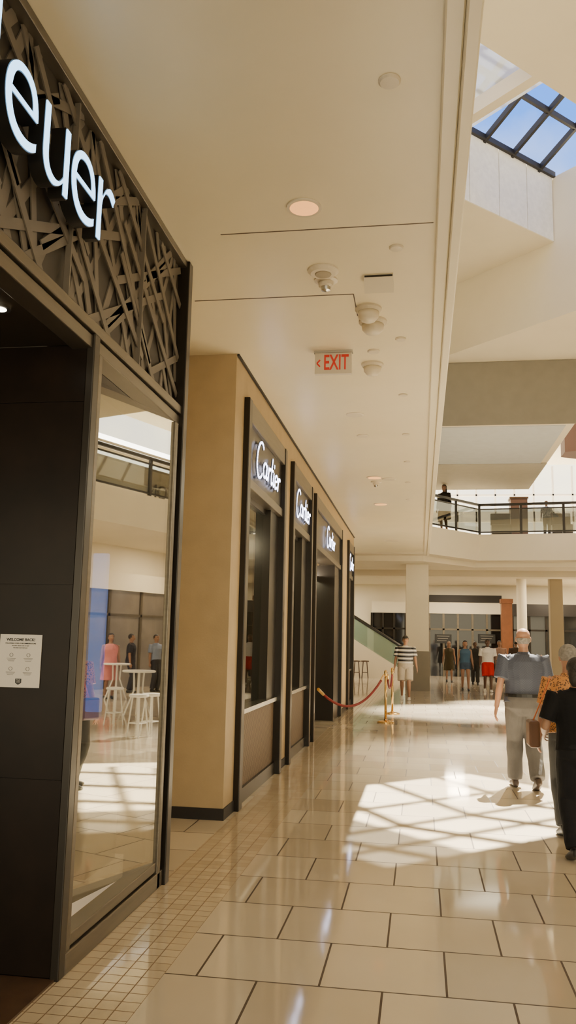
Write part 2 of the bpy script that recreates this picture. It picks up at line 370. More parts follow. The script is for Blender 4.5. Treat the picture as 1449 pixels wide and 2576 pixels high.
# letters of first shop
sg = empty('shop_sign', (XT, 3.3, 3.5)); tag(sg, 'large cool white illuminated letters across the lattice fascia', 'sign')
cents = [(2.49, 'H'), (2.90, 'e'), (3.235, 'u'), (3.535, 'e'), (3.80, 'r')]
for yc, ch in cents:
    def letter(body, ext, mtl, xoff, name, par, offs):
        cu = bpy.data.curves.new('t', 'FONT'); cu.body = body; cu.size = .78; cu.extrude = ext; cu.offset = offs; cu.align_x = 'CENTER'; cu.resolution_u = 10
        t = bpy.data.objects.new('t', cu); COL.objects.link(t); bpy.context.view_layer.update()
        me = bpy.data.meshes.new_from_object(t.evaluated_get(bpy.context.evaluated_depsgraph_get())); bpy.data.objects.remove(t)
        me.transform(Matrix.Diagonal((.94, 1, 1, 1))); me.transform(facing_px((xoff, yc, 3.56))); me.materials.clear(); me.materials.append(mtl)
        o = bpy.data.objects.new(name, me); COL.objects.link(o); o.parent = par
        return o
    body = letter(ch, .035, M['black'], -1.635, 'letter', sg, -.008); body.matrix_parent_inverse = Matrix.Translation(-V(sg.location))
    f_ = letter(ch, .003, M['led'], -1.596, 'letter_face', body, -.013)

# welcome notice
pa, pb = ony(0, 1595, 3.955), ony(98, 1731, 3.955)
hw = (pb.x-pa.x)/2-.002; hh = (pa.z-pb.z)/2
nt_ = empty('notice', (pb.x-hw, 3.955, (pa.z+pb.z)/2)); tag(nt_, 'white printed welcome notice on black entrance wall', 'notice')
MB().box(-hw, hw, -.001, .003, -hh, hh).build('sheet', M['paper'], nt_)
def nt(body, size, x, z, **kw): return text(body, size, .0004, M['ink'], 'lettering', nt_, facing_cam((x, -.0020, z)), **kw)
nt('WELCOME BACK!', .0190, .0, hh*.80, offset=.0005)
nt('FOLLOWING COVID-19 RECOMMENDATIONS', .0078, .0, hh*.66, offset=.0002)
nt('WE HAVE TAKEN STEPS TO KEEP', .0062, .0, hh*.57); nt('YOU AND OUR TEAM SAFE', .0062, .0, hh*.49)
for x, z in ((-.045, .22), (.045, .22), (-.045, -.30), (.045, -.30)):
    ic = MB(); zc = hh*z
    for i in range(10):
        a0, a1 = 2*pi*i/10, 2*pi*(i+1)/10
        ic.bar((x+.009*cos(a0), -.002, zc+.009*sin(a0)), (x+.009*cos(a1), -.002, zc+.009*sin(a1)), .0014, .0012)
    for q in range(3): ic.box(x-.024+q*.004, x+.024-q*.004, -.002, -.0012, zc-.018-q*.006, zc-.0165-q*.006)
    ic.build('icon', M['ink'], nt_)
lg = MB(); z = -hh*.78
lg.prism([(-.016, .014), (.016, .014), (.016, -.006), (0, -.016), (-.016, -.006)], 0, .001)
o = lg.build('emblem', M['ink'], nt_); o.matrix_local = frame((1, 0, 0), (0, 0, 1), (0, -1, 0), (0, -.0012, z))
text('TAG', .010, .0003, M['paper'], 'lettering', nt_, facing_cam((0, -.0028, z+.007))); text('HEUER', .007, .0003, M['paper'], 'lettering', nt_, facing_cam((0, -.0028, z-.002)))

# display inside window
bl = tag(MB().box(-2.19, -2.08, 5.36, 5.40, 1.10, 2.15).build('display_board', M['blue'], bevel=.01), 'tall glowing blue board standing in the shop window', 'display board')
pl = empty('display_plinth', (-2.1, 5.2, .17)); tag(pl, 'charcoal display plinth with small coloured lettering inside the window', 'plinth')
MB().box(-.28, .20, -.35, .28, .80, .93).build('top_block', M['plinth'], pl, bevel=.008)
MB().box(-.2, .14, -.25, .25, 0, .80).build('base', M['paper'], pl, bevel=.005)
text('SUPER MARIO', .06, .002, M['letters_orange'], 'lettering', pl, facing_px((.202, .0, .865)))
st(MB().box(-6, -1.95, 4.05, 5.58, 0, .17).build('floor', M['cream_glow']))

# ------------------------------------------------------------------ second shop
XC = -1.74
bays = [(7.95, 10.38), (11.0, 13.07), (13.5, 18.3), (20.0, 21.6)]
ww = MB(); ys = [7.55]+[v for b in bays for v in b]+[22.0]
for i in range(0, len(ys), 2):
    ww.box(-2.9, XC, ys[i], ys[i+1], .1, ZC)
for (a, d) in bays: ww.box(-2.2, XC, a, d, 4.0, ZC)
st(ww.build('wall_left', M['stone']), 'tan limestone piers of the shop front between black portals', 'wall')
bb = MB()
for i in range(0, len(ys), 2): bb.box(-2.92, XC+.012, ys[i]-.012, ys[i+1], 0, .1)
st(bb.build('baseboard_left', M['dark']))
st(MB().box(-3.3, -2.9, 7.6, 22, 0, ZC).build('wall_shop', M['cream_glow']))
st(MB().box(-6, -2.35, 5.7, 7.55, 0, ZC).build('wall_recess', M['stone']))
def portal(i, y0, y1, label, door=False):
    r = empty('shop_portal', (XC, (y0+y1)/2, 0)); tag(r, label, 'shop window' if not door else 'shop entrance', 'black framed portals of the stone shop')
    L = (y1-y0)/2
    MB().box(-.45, .06, -L, -L+.14, 0, 4.0).build('jamb', M['bronze'], r, bevel=.008); MB().box(-.45, .06, L-.14, L, 0, 4.0).build('jamb', M['bronze'], r, bevel=.008)
    b = MB(); b.box(-.3, .05, -L+.14, L-.14, 3.78, 4.0); b.build('head_frame', M['greymetal'], r, bevel=.008)
    b = MB(); b.box(-.3, .01, -L+.14, L-.14, 3.22, 3.78); b.build('sign_panel', M['bronze'], r)
    b = MB(); b.box(-.3, .03, -L+.14, L-.14, 3.12, 3.22); b.build('transom', M['greymetal'], r, bevel=.005)
    if not door:
        s0, s1 = -L+.14, L-.14
        b = MB(); b.box(-.5, .02, s0, s1, .86, .91); b.build('sill', M['steel'], r, bevel=.004)
        b = MB(); b.box(-.4, -.03, s0, s1, .14, .86); b.build('lower_panel', M['mesh_panel'], r)
        b = MB(); b.box(-.4, -.0, s0, s1, 0, .14); b.build('plinth_strip', M['bronze'], r)
        b = MB(); b.box(-.12, -.11, s0, s1, .91, 3.12); b.build('window_pane', M['glass2'], r)
        b = MB(); b.box(-.5, -.02, s1-.55, s1, .91, 3.12); b.build('side_panel', M['bronze'], r)
        b = MB(); b.box(-.14, -.08, s0, s0+.05, .91, 3.12); b.box(-.14, -.08, s0, s1, 3.06, 3.12); b.build('window_frame', M['bronze'], r)
    else:
        MB().box(-.45, .0, -L+.14, -L+.5, 0, 3.12).build('side_panel', M['bronze'], r); MB().box(-.45, 0, L-1.2, L-.14, 0, 3.12).build('side_panel', M['bronze'], r)
        for s in (-1, 1):
            d = MB(); q = .12+s*.85
            d.box(-.40, -.36, q-.78, q-.70, .02, 2.9); d.box(-.40, -.36, q+.70, q+.78, .02, 2.9); d.box(-.40, -.36, q-.7, q+.7, 2.8, 2.9); d.box(-.40, -.36, q-.7, q+.7, .02, .14)
            dr = d.build('door', M['greymetal'], r)
            MB().box(-.385, -.375, q-.70, q+.70, .14, 2.8).build('door_pane', M['glass2'], dr)
            MB().tube([(-.32, q-s*.6, .7), (-.32, q-s*.6, 1.7)], .015).build('door_handle', M['brass'], dr)
    sgn = empty('shop_sign', (XC+.02, (y0+y1)/2, 3.5))
    return r, sgn
# flowing script wordmark drawn as pen strokes (u along the wall, w up)
def arc(cx, cy, rx, ry, a0, a1, n=16): return [(cx+rx*cos(R(a0+(a1-a0)*i/n)), cy+ry*sin(R(a0+(a1-a0)*i/n))) for i in range(n+1)]
def smooth(pts, n=6):
    out = []
    for i in range(len(pts)-1):
        p0 = pts[max(i-1, 0)]; p1 = pts[i]; p2 = pts[i+1]; p3 = pts[min(i+2, len(pts)-1)]
        for k in range(n):
            t = k/n; out.append(tuple(.5*((2*p1[j])+(-p0[j]+p2[j])*t+(2*p0[j]-5*p1[j]+4*p2[j]-p3[j])*t*t+(-p0[j]+3*p1[j]-3*p2[j]+p3[j])*t**3) for j in (0, 1)))
    return out+[pts[-1]]
strokes = [arc(.36, .42, .34, .60, 48, 318, 26),
           arc(.90, .24, .18, .25, 50, 410, 18), smooth([(1.07, .48), (1.06, .12), (1.12, .0), (1.20, .08)]),
           smooth([(1.28, .48), (1.28, .22), (1.28, 0)]), smooth([(1.28, .26), (1.34, .42), (1.42, .48), (1.49, .44)]),
           smooth([(1.66, .92), (1.64, .5), (1.64, .12), (1.70, 0), (1.79, .08)]), smooth([(1.53, .50), (1.64, .50), (1.80, .51)]),
           smooth([(1.91, .48), (1.90, .12), (1.95, 0), (2.02, .08)]), [(1.91, .66), (1.92, .76)],
           smooth([(2.10, .24), (2.24, .27), (2.36, .32), (2.32, .44), (2.22, .49), (2.11, .38), (2.10, .14), (2.20, 0), (2.38, .09)]),
           smooth([(2.50, .48), (2.50, .22), (2.50, 0)]), smooth([(2.50, .26), (2.56, .42), (2.64, .49), (2.72, .44)])]
def wordmark(parent, width, hgt, x, rad, mt, name):
    b = MB(); sx_ = width/2.72; sz_ = hgt/1.0
    for s_ in strokes:
        pts = [V((x, (p[0]-1.36+.20*(p[1]-.4))*sx_, (p[1]-.42)*sz_)) for p in s_]
        for q, r_ in zip(pts, pts[1:]):
            if (r_-q).length > 1e-4: b.bar(q, r_+(r_-q).normalized()*rad*.5, rad*.5, rad*2, up=V((0, -(r_-q).z, (r_-q).y)).normalized())
    return b.build(name, mt, parent)
sl = ['white script lettering on the first black portal, beside the tan pier', 'white script lettering on the second black portal', 'white script lettering on the wide entrance portal', 'white script lettering on the farthest black portal']
pls = ['first black framed display portal, right beside the tan corner pier', 'second black framed display portal, just before the entrance', 'wide black framed entrance portal behind the red rope', 'farthest narrow black framed portal of the stone shop']
for i, (a, d) in enumerate(bays):
    r, sgn = portal(i, a, d, pls[i], i == 2)
    tag(sgn, sl[i], 'sign', 'script signs over the portals')
    wd_ = 1.45 if i < 3 else 1.15
    wordmark(sgn, wd_, .34, .018, .016, M['black'], 'letter_body'); wordmark(sgn, wd_, .34, .030, .0125, M['led2'], 'lettering')
t = empty('display_case', (-2.35, 15.0, 0)); tag(t, 'dark display case with a white object just inside the shop entrance', 'display case')
MB().box(-.2, .15, -.4, .4, 0, 1.0).build('base', M['wood'], t, bevel=.01); MB().box(-.22, .17, -.42, .42, 1.0, 1.04).build('top', M['steel'], t)
MB().lathe([(.1, 1.04), (.16, 1.2), (.15, 1.4), (.08, 1.5), (.07, 1.6)]).build('vase', M['whitemetal'], t, smooth=True)

# ------------------------------------------------------------------ exit sign
pe = onz(838, 884, ZC); p0, p1 = ony(793, 890, pe.y), ony(885, 940, pe.y)
w_ = (p1.x-p0.x)/2; h_ = p0.z-p1.z
ex = empty('exit_sign', ((p0.x+p1.x)/2, pe.y, ZC)); tag(ex, 'white exit sign with red letters hanging from the ceiling', 'sign')
MB().box(-w_-.008, w_+.008, -.03, .03, -.02, 0).build('mounting', M['steel'], ex)
MB().box(-w_, w_, -.025, .025, -.02-h_, -.02).build('plate', M['signwhite'], ex, bevel=.004)
text('EXIT', h_*1.0, .002, M['red'], 'lettering', ex, facing_cam((.028, -.028, -.02-h_*.5)), sx=.56, offset=.003)
cv = MB(); a0 = -w_*.88
cv.bar((a0+.03, -.028, -.02-h_*.34), (a0, -.028, -.02-h_*.5), .006, .013); cv.bar((a0+.03, -.028, -.02-h_*.66), (a0, -.028, -.02-h_*.5), .006, .013)
cv.build('arrow', M['red'], ex)

# ------------------------------------------------------------------ ceiling fixtures
def dev(px, py, kind, r, label, cat, name, group=None):
    p = onz(px, py, ZC); o = empty(name, (p.x, p.y, ZC)); tag(o, label, cat, group)
    if kind == 'disc': MB().lathe([(r, 0.002), (r, -.006), (r*.85, -.014), (r*.2, -.016)]).build('cover', M['whiteplastic'], o)
    if kind == 'light':
        MB().lathe([(r*1.12, 0), (r*1.12, -.01), (r, -.01)]).build('trim_ring', M['whiteplastic'], o); MB().lathe([(r*.98, -.004), (r*.9, -.012)]).build('lamp', M['lamp'], o)
    if kind == 'smoke':
        MB().lathe([(r, 0), (r, -.012), (r*.72, -.02)]).build('base', M['whiteplastic'], o)
        MB().lathe([(r*.6, -.02), (r*.62, -.05), (r*.5, -.06)]).build('body', M['whiteplastic'], o)
        MB().lathe([(r*.42, -.06), (r*.38, -.085), (r*.1, -.095)]).build('sensor', M['steel'], o)
    if kind == 'flat':
        MB().lathe([(r, 0), (r, -.012), (r*.8, -.03), (r*.2, -.034)]).build('base', M['whiteplastic'], o)
        MB().lathe([(r*.55, -.030), (r*.5, -.038), (r*.3, -.040)]).build('grille', M['tan'], o)
    if kind == 'dome':
        MB().lathe([(r, .003), (r, -.015), (r*.85, -.035)]).build('base', M['whiteplastic'], o)
        MB().lathe([(r*.80, -.035), (r*.76, -.075), (r*.50, -.11), (r*.1, -.125)]).build('dome', M['whiteplastic'], o, smooth=True)
    if kind == 'wedge':
        w = MB(); vs = [(-r, -r*.6, 0), (r, -r*.6, 0), (r, r*.6, 0), (-r, r*.6, 0), (-r, -r*.6, -.02), (r, -r*.6, -.02), (r, r*.6, -.09), (-r, r*.6, -.09)]
        v = [w.bm.verts.new(x) for x in vs]
        for f in ((0, 1, 2, 3), (4, 5, 6, 7), (0, 1, 5, 4), (1, 2, 6, 5), (2, 3, 7, 6), (3, 0, 4, 7)): w.bm.faces.new([v[i] for i in f])
        w.build('housing', M['whiteplastic'], o); MB().box(-r*.95, r*.95, -r*.61, -r*.6, -.018, -.003).build('front_slot', M['bronze'], o)
    return o
dev(765, 521, 'light', .1, 'large glowing amber downlight in the near ceiling', 'light', 'ceiling_light')
covers = [(980, 203, .055, 'round white cover plate nearest in the ceiling'), (997, 622, .05, 'round white cover plate above the wedge fixture'), (1008, 852, .05, 'round cover plate right of the paired domes'), (1014, 993, .05, 'round cover plate right of the exit sign, further back'), (893, 1043, .11, 'wide flat round speaker cover behind the exit sign'), (912, 1096, .08, 'round cover behind the wide speaker cover'), (1021, 1092, .05, 'fifth small cover plate in the row by the ceiling edge'), (1024, 1161, .05, 'sixth small cover plate in the row by the ceiling edge'), (1026, 1213, .05, 'seventh small cover plate in the row by the ceiling edge'), (1028, 1256, .05, 'eighth, farthest small cover plate in the row by the ceiling edge'), (940, 883, .06, 'small flat cover beside top of the exit sign'), (978, 1205, .12, 'flat round cover far down the ceiling beside a lamp'), (986, 1360, .2, 'farthest round cover at the end of the ceiling')]
for px, py, r, lb in covers: dev(px, py, 'disc', r, lb, 'ceiling cover', 'ceiling_cover', 'round covers in the corridor ceiling')
dev(813, 680, 'flat', .115, 'flat round grilled speaker behind the amber downlight', 'speaker', 'ceiling_speaker')
dev(820, 704, 'smoke', .09, 'pointed smoke detector behind the grilled speaker', 'smoke detector', 'smoke_detector')
dev(953, 700, 'wedge', .11, 'small wedge shaped fixture with dark front slot', 'sensor', 'ceiling_sensor')
dev(927, 776, 'dome', .11, 'nearer of two cone domes side by side in the ceiling', 'camera', 'dome_camera')
dev(938, 808, 'dome', .12, 'farther of two cone domes side by side in the ceiling', 'camera', 'dome_camera')
dev(937, 916, 'dome', .11, 'single cone dome to the right of the exit sign', 'camera', 'dome_camera')
dev(942, 1201, 'light', .12, 'glowing downlight midway down the ceiling', 'light', 'ceiling_light')
dev(958, 1268, 'light', .13, 'farthest glowing downlight in the ceiling', 'light', 'ceiling_light')
dev(946, 1212, 'smoke', .09, 'far smoke detector beside a glowing downlight', 'smoke detector', 'smoke_detector')

# ------------------------------------------------------------------ columns
def column(x, y, w, z1, mt, label, rnd_=False):
    o = empty('column', (x, y, 0)); tag(o, label, 'column')
    if rnd_: MB().lathe([(w/2, 0), (w/2, z1)]).build('shaft', mt, o, smooth=False)
    else: MB().box(-w/2, w/2, -w/2, w/2, 0, z1).build('shaft', mt, o, bevel=.02)
    b = MB(); k = w/2+.02
    if rnd_: b.lathe([(k, 0), (k, .15)])
    else: b.box(-k, k, -k, k, 0, 1.3 if w > .7 else .15)
    b.build('base', M['taupe'], o)
    return o
pc = onz(1050, 1738, 0)
column(pc.x, pc.y+.38, .76, 4.22, M['plaster2'], 'square cream column behind the man in stripes')
p = ony(1400, 1600, 35); column(p.x, 35, .5, 4.4, M['tan'], 'tan column at far right behind the bald man')
p = ony(1314, 1600, 37); column(p.x, 37, .42, 4.4, M['plaster2'], 'slim round pale column left of the bald man', True)

# ------------------------------------------------------------------ railings
def railing(pts, z, label, hgt=1.05, step=1.3):
    o = empty('guard_railing', (*pts[0], z)); tag(o, label, 'railing')
    p0 = V((*pts[0], z))
    def L(p, dz): return V((p[0]-p0.x, p[1]-p0.y, dz))
    tr, mr, gl, br = MB(), MB(), MB(), MB()
    for a, b in zip(pts, pts[1:]):
        tr.bar(L(a, hgt), L(b, hgt), .09, .08); mr.bar(L(a, hgt-.15), L(b, hgt-.15), .04, .04); br.bar(L(a, .1), L(b, .1), .04, .05); gl.bar(L(a, hgt*.5), L(b, hgt*.5), .012, hgt*.75)
    tr.build('top_rail', M['bronze'], o); mr.build('middle_rail', M['bronze'], o); br.build('bottom_rail', M['bronze'], o); gl.build('glass_infill', M['rail_glass'], o)
    for a, b in zip(pts, pts[1:]):
        a2, b2 = V(a), V(b); n = max(1, round((b2-a2).length/step))
        for i in range(n):
            p = a2.lerp(b2, i/n); q = L(p, 0); MB().box(q.x-.04, q.x+.04, q.y-.04, q.y+.04, 0, hgt).build('post', M['bronze'], o)
    return o
railing([(.35, 27.15), (2.03, 29.35), (8.9, 28.35)], 5.3, 'dark railing on the far upper balcony')
railing([(9.15, 28.0), (9.15, 6)], 5.3, 'long dark railing along the right upper balcony', step=2.4)
kp = ony(1304, 1300, 31)
k_ = empty('kiosk_pillar', (kp.x, 31, 5.3)); tag(k_, 'maroon box pillar standing behind the upper railing', 'pillar')
MB().box(-.3, .3, -.3, .3, 0, 1.5).build('body', M['maroon'], k_, bevel=.02); MB().box(-.33, .33, -.33, .33, 1.5, 1.57).build('cap', M['wood'], k_)
for px, lb in ((1262, 'dark bench box behind the railing, left of the maroon pillar'), (1415, 'dark bench box behind the railing, far right of the upper level')):
    p = ony(px, 1325, 30.2); b = empty('bench', (p.x, 30.4, 5.3)); tag(b, lb, 'bench')
    MB().box(-.35, .35, -.25, .25, .12, .5).build('seat', M['plinth'], b, bevel=.03); MB().box(-.35, .35, .18, .28, .5, .95).build('backrest', M['plinth'], b, bevel=.03); MB().box(-.3, .3, -.2, .2, 0, .12).build('base', M['dark'], b)

# ------------------------------------------------------------------ far ground-level shops
def shopfront(loc, w, zt_, label, fr='bronze', fascia='plaster2', n=4, rz=0, glz='dark_glass'):
    o = empty('storefront', loc, rz); tag(o, label, 'shop front')
    MB().box(-w/2, w/2, -.02, .1, 0, zt_).build('glazing', M[glz], o)
    MB().box(-w/2, w/2, -.15, .1, zt_, zt_+.55).build('fascia', M[fascia], o)
    for i in range(n+1):
        x = -w/2+w*i/n; MB().box(x-.05, x+.05, -.08, .0, 0, zt_).build('mullion', M[fr], o)
    MB().box(-w/2, w/2, -.08, 0, 2.2, 2.28).build('transom', M[fr], o)
    return o
def farshop(px0, px1, Y, zt_, label, fr='bronze', fascia='plaster2', n=4):
    a, b = ony(px0, 1600, Y).x, ony(px1, 1600, Y).x
    return shopfront(((a+b)/2, Y, 0), b-a, zt_, label, fr, fascia, n)
farshop(1080, 1262, 41.8, 3.0, 'dark glazed storefront with white fascia at the far end', 'greymetal', n=5)
farshop(935, 1020, 41.8, 3.0, 'dark glazed storefront behind the escalator', 'bronze', n=3)
farshop(1290, 1460, 40.5, 2.9, 'dark shop front to the right of the timber portal', 'bronze', 'dark', n=4)
shopfront((12.48, 22, 0), 9, 3.0, 'glazed storefront on the right side of the atrium, farther one', 'greymetal', n=6, rz=-pi/2, glz='shop_glow')
shopfront((12.48, 11.5, 0), 9, 3.0, 'glazed storefront on the right side of the atrium, nearer one', 'greymetal', n=6, rz=-pi/2, glz='shop_glow')
p0, p1 = ony(1262, 1600, 39), ony(1288, 1600, 39)
o = empty('timber_portal', ((p0.x+p1.x)/2, 39, 0)); tag(o, 'brown timber portal post at the far shops', 'portal'); w = (p1.x-p0.x)/2
MB().box(-w, w, -.3, .3, 0, 3.4).build('post', M['orange'], o); MB().box(-w-.04, w+.04, -.34, .34, 3.4, 3.6).build('cap', M['orange'], o)
for px, lb in ((1115, 'first small dim menu sign in the far dark shop window'), (1225, 'second small dim menu sign in the far dark shop window')):
    p = ony(px, 1607, 41.6); s = empty('menu_sign', (p.x, 41.68, p.z)); tag(s, lb, 'sign')
    MB().box(-.40, .40, -.02, .02, -.22, .22).build('board', M['black'], s); q = MB()
    for k in range(3): q.box(-.30+.04*(k % 2), .30-.07*(k % 3), -.025, -.02, .12-.11*k, .14-.11*k)
    q.build('print', M['dimprint'], s)
p0, p1 = ony(1080, 1508, 41.6), ony(1262, 1508, 41.6)
st(MB().box(p0.x, p1.x, 41.6, 42, 3.56, 3.9).build('trim_11', M['dark']))

# escalator
YE = 37.5
es = empty('escalator', (-.5, YE, 0)); tag(es, 'escalator with green glass balustrade rising to the left at the far end', 'escalator')
def xz(mb, poly, ya, yb):
    a = [mb.bm.verts.new((p[0], ya, p[1])) for p in poly]; c = [mb.bm.verts.new((p[0], yb, p[1])) for p in poly]
    mb.bm.faces.new(a); mb.bm.faces.new(c); n = len(poly)
    for i in range(n): mb.bm.faces.new((a[i], a[(i+1) % n], c[(i+1) % n], c[i]))
b = MB()
xz(b, [(0.3, 0), (-7.5, 0), (-7.5, 4.4), (-6.9, 4.4), (-.3, .35), (.3, .3)], 0, .12); xz(b, [(0.3, 0), (-7.5, 0), (-7.5, 4.4), (-6.9, 4.4), (-.3, .35), (.3, .3)], 1.3, 1.42)
b.build('side_cladding', M['plaster2'], es)
b = MB(); g = [(-.1, .38), (-.3, .38), (-6.9, 4.4), (-6.9, 5.3), (-.4, 1.35), (0, 1.3), (.25, .9), (.1, .4)]
xz(b, g, .05, .07); xz(b, g, 1.35, 1.37); b.build('glass_balustrade', M['green_glass'], es)
for yy in (.06, 1.36):
    MB().tube([(.1, yy, .5), (.3, yy, .75), (.25, yy, 1.15), (0, yy, 1.36), (-.4, yy, 1.42), (-6.9, yy, 5.37)], .06).build('handrail', M['black'], es)
b = MB()
for k in range(20): b.box(-.4-(k+1)*.33, -.4-k*.33, .12, 1.3, 0+k*.2, .2+k*.2)
b.build('steps', M['steel'], es)

# bar stools
def barstool(loc, label, mtl, group, hs=1.0):
    o = empty('bar_stool', loc); tag(o, label, 'stool', group); o.scale = (hs, hs, hs)
    MB().lathe([(.16, .70), (.18, .72), (.17, .75), (.05, .76)]).build('seat', mtl, o)
    for k in range(4):
        a = pi/4+k*pi/2; MB().tube([(.11*cos(a), .11*sin(a), .70), (.19*cos(a), .19*sin(a), 0)], .014, 6).build('leg', mtl, o)
    b = MB(); pts = [(.165*cos(pi/4+k*pi/2), .165*sin(pi/4+k*pi/2), .25) for k in range(5)]
    for a, c in zip(pts, pts[1:]): b.tube([a, c], .01, 6)
    b.build('footrest', mtl, o)
    return o
for px, lb in ((897, 'dark bar stool nearer the shop wall, below the escalator'), (918, 'dark bar stool nearer the walkway, below the escalator')):
    p = onz(px, 1706, 0); barstool((p.x, p.y, 0), lb, M['wood'], 'dark stools below the escalator')

# ------------------------------------------------------------------ stanchions and rope
def stanchion(loc, label):
    o = empty('stanchion', loc); tag(o, label, 'stanchion', 'brass stanchions by the entrance')
    MB().lathe([(.17, 0), (.17, .02), (.14, .035), (.05, .05), (.03, .07)]).build('base', M['brass'], o, smooth=False)
    MB().lathe([(.024, .06), (.024, .93)], seg=16).build('post', M['brass'], o, smooth=True)
    MB().lathe([(.03, .90), (.036, .92), (.036, .95), (.03, .96), (.036, .98), (.03, 1.01), (.01, 1.03)], seg=16).build('finial', M['brass'], o, smooth=True)
    return o
s1, s2 = onz(970, 1818, 0), onz(987, 1797, 0)
stanchion((s1.x, s1.y, 0), 'nearer of two brass rope stanchions'); stanchion((s2.x, s2.y, 0), 'farther of two brass rope stanchions')
def rope(a, b, sag, label):
    a, b = V(a), V(b); n = 16; pts = []
    for i in range(n+1):
        t = i/n; p = a.lerp(b, t); p.z -= sag*4*t*(1-t); pts.append(p-a)
    o = empty('rope', a); tag(o, label, 'rope')
    MB().tube(pts[1:-1], .022).build('cord', M['velvet'], o, smooth=True)
    MB().tube(pts[:2], .026).build('end_fitting', M['brass'], o); MB().tube(pts[-2:], .026).build('end_fitting', M['brass'], o)
rope((-1.62, 13.55, .82), (s1.x-.03, s1.y-.02, .93), .42, 'long dark red velvet rope sagging across the shop entrance')
rope((s1.x+.03, s1.y+.03, .93), (s2.x, s2.y-.03, .93), .30, 'short red velvet rope hanging between the two stanchions')

# ------------------------------------------------------------------ things seen mirrored in the window
gd = (gb-ga).normalized(); gn = V((gd.y, -gd.x, 0))
def rray(px, py):
    d = ray(px, py); t = (ga-CAM).dot(gn)/d.dot(gn); return CAM+d*t, d-2*d.dot(gn)*gn
def refl(px, py, z=0):
    h, r = rray(px, py); return h+r*((z-h.z)/r.z)
def refl_x(px, py, x):
    h, r = rray(px, py); return h+r*((x-h.x)/r.x)
def cafe_table(loc, label):
    o = empty('cafe_table', loc); tag(o, label, 'table'); o.scale = (.85, .85, .85)
    MB().lathe([(.38, 1.02), (.40, 1.03), (.40, 1.06), (.38, 1.07)]).build('tabletop', M['whitemetal'], o)
    for k in range(4):
        a = pi/4+k*pi/2; MB().tube([(.12*cos(a), .12*sin(a), 1.02), (.10*cos(a), .10*sin(a), .6), (.32*cos(a), .32*sin(a), 0)], .02, 8).build('leg', M['whitemetal'], o)
    return o
for px, py, lb in ((345, 1800, 'white metal bar table nearest the atrium railing side'), (290, 1760, 'white metal bar table further from the walkway')):
    p = refl(px, py); cafe_table((p.x, p.y, 0), lb)
for px, py, lb in ((378, 1850, 'white metal stool nearest the walkway'), (345, 1855, 'white metal stool beside the nearer white bar table'), (285, 1825, 'white metal stool in front of the white bar tables')):
    p = refl(px, py); barstool((p.x, p.y, 0), lb, M['whitemetal'], 'white stools around the bar tables', .9)
for (px, py), lb in (((350, 1135), 'long bright strip light under the high ceiling, upper one'), ((350, 1172), 'long bright strip light under the high ceiling, lower one')):
    p = refl_x(px, py, 11.0)
    o = empty('ceiling_light', (11.0, p.y, p.z)); tag(o, lb, 'light', 'strip lights over the right atrium side')
    MB().box(-.15, .15, -4, 4, 0, .12).build('housing', M['whiteplastic'], o); MB().box(-.16, -.14, -3.95, 3.95, -.02, .12).build('diffuser', M['strip'], o)
    for y in (-3, 3): MB().box(-.01, .01, y-.01, y+.01, .12, max(.2, 10.4-p.z)).build('hanger', M['steel'], o)
p = refl_x(372, 1232, 14.9)
o = empty('shop_sign', (14.95, p.y, p.z)); tag(o, 'dark wall lettering on the right upper level, seen reversed in the window', 'sign')
text('LOUIS VUITTON', .75, .02, M['bronze'], 'lettering', o, facing_nx((-.02, 0, 0)), align='RIGHT')

# ------------------------------------------------------------------ people
def ik(a, b, l1, l2, pole):
    d = b-a; L = min(d.length, (l1+l2)*.998); u = d.normalized(); b = a+u*L
    x = (l1*l1-l2*l2+L*L)/(2*L); h = math.sqrt(max(l1*l1-x*x, 0)); p = pole-u*pole.dot(u); p.normalize()
    return a+u*x+p*h, b
def remesh(o, vox, smooth=2):
    md = o.modifiers.new('r', 'REMESH'); md.mode = 'VOXEL'; md.voxel_size = vox; md.use_smooth_shade = True
    if smooth:
        s = o.modifiers.new('s', 'SMOOTH'); s.factor = .5; s.iterations = smooth
    bpy.context.view_layer.update()
    me = bpy.data.meshes.new_from_object(o.evaluated_get(bpy.context.evaluated_depsgraph_get()))
    o.modifiers.clear(); o.data = me
    for p in me.polygons: p.use_smooth = True
cloth_n = [0]
def cloth(col, **k):
    cloth_n[0] += 1
    return mat('fabric %d' % cloth_n[0], col, .85, spec=.2, var=k.get('var', .06), vs=14, bump=.8, bs=k.get('bs', 9), stretch=(1, 1, .6))
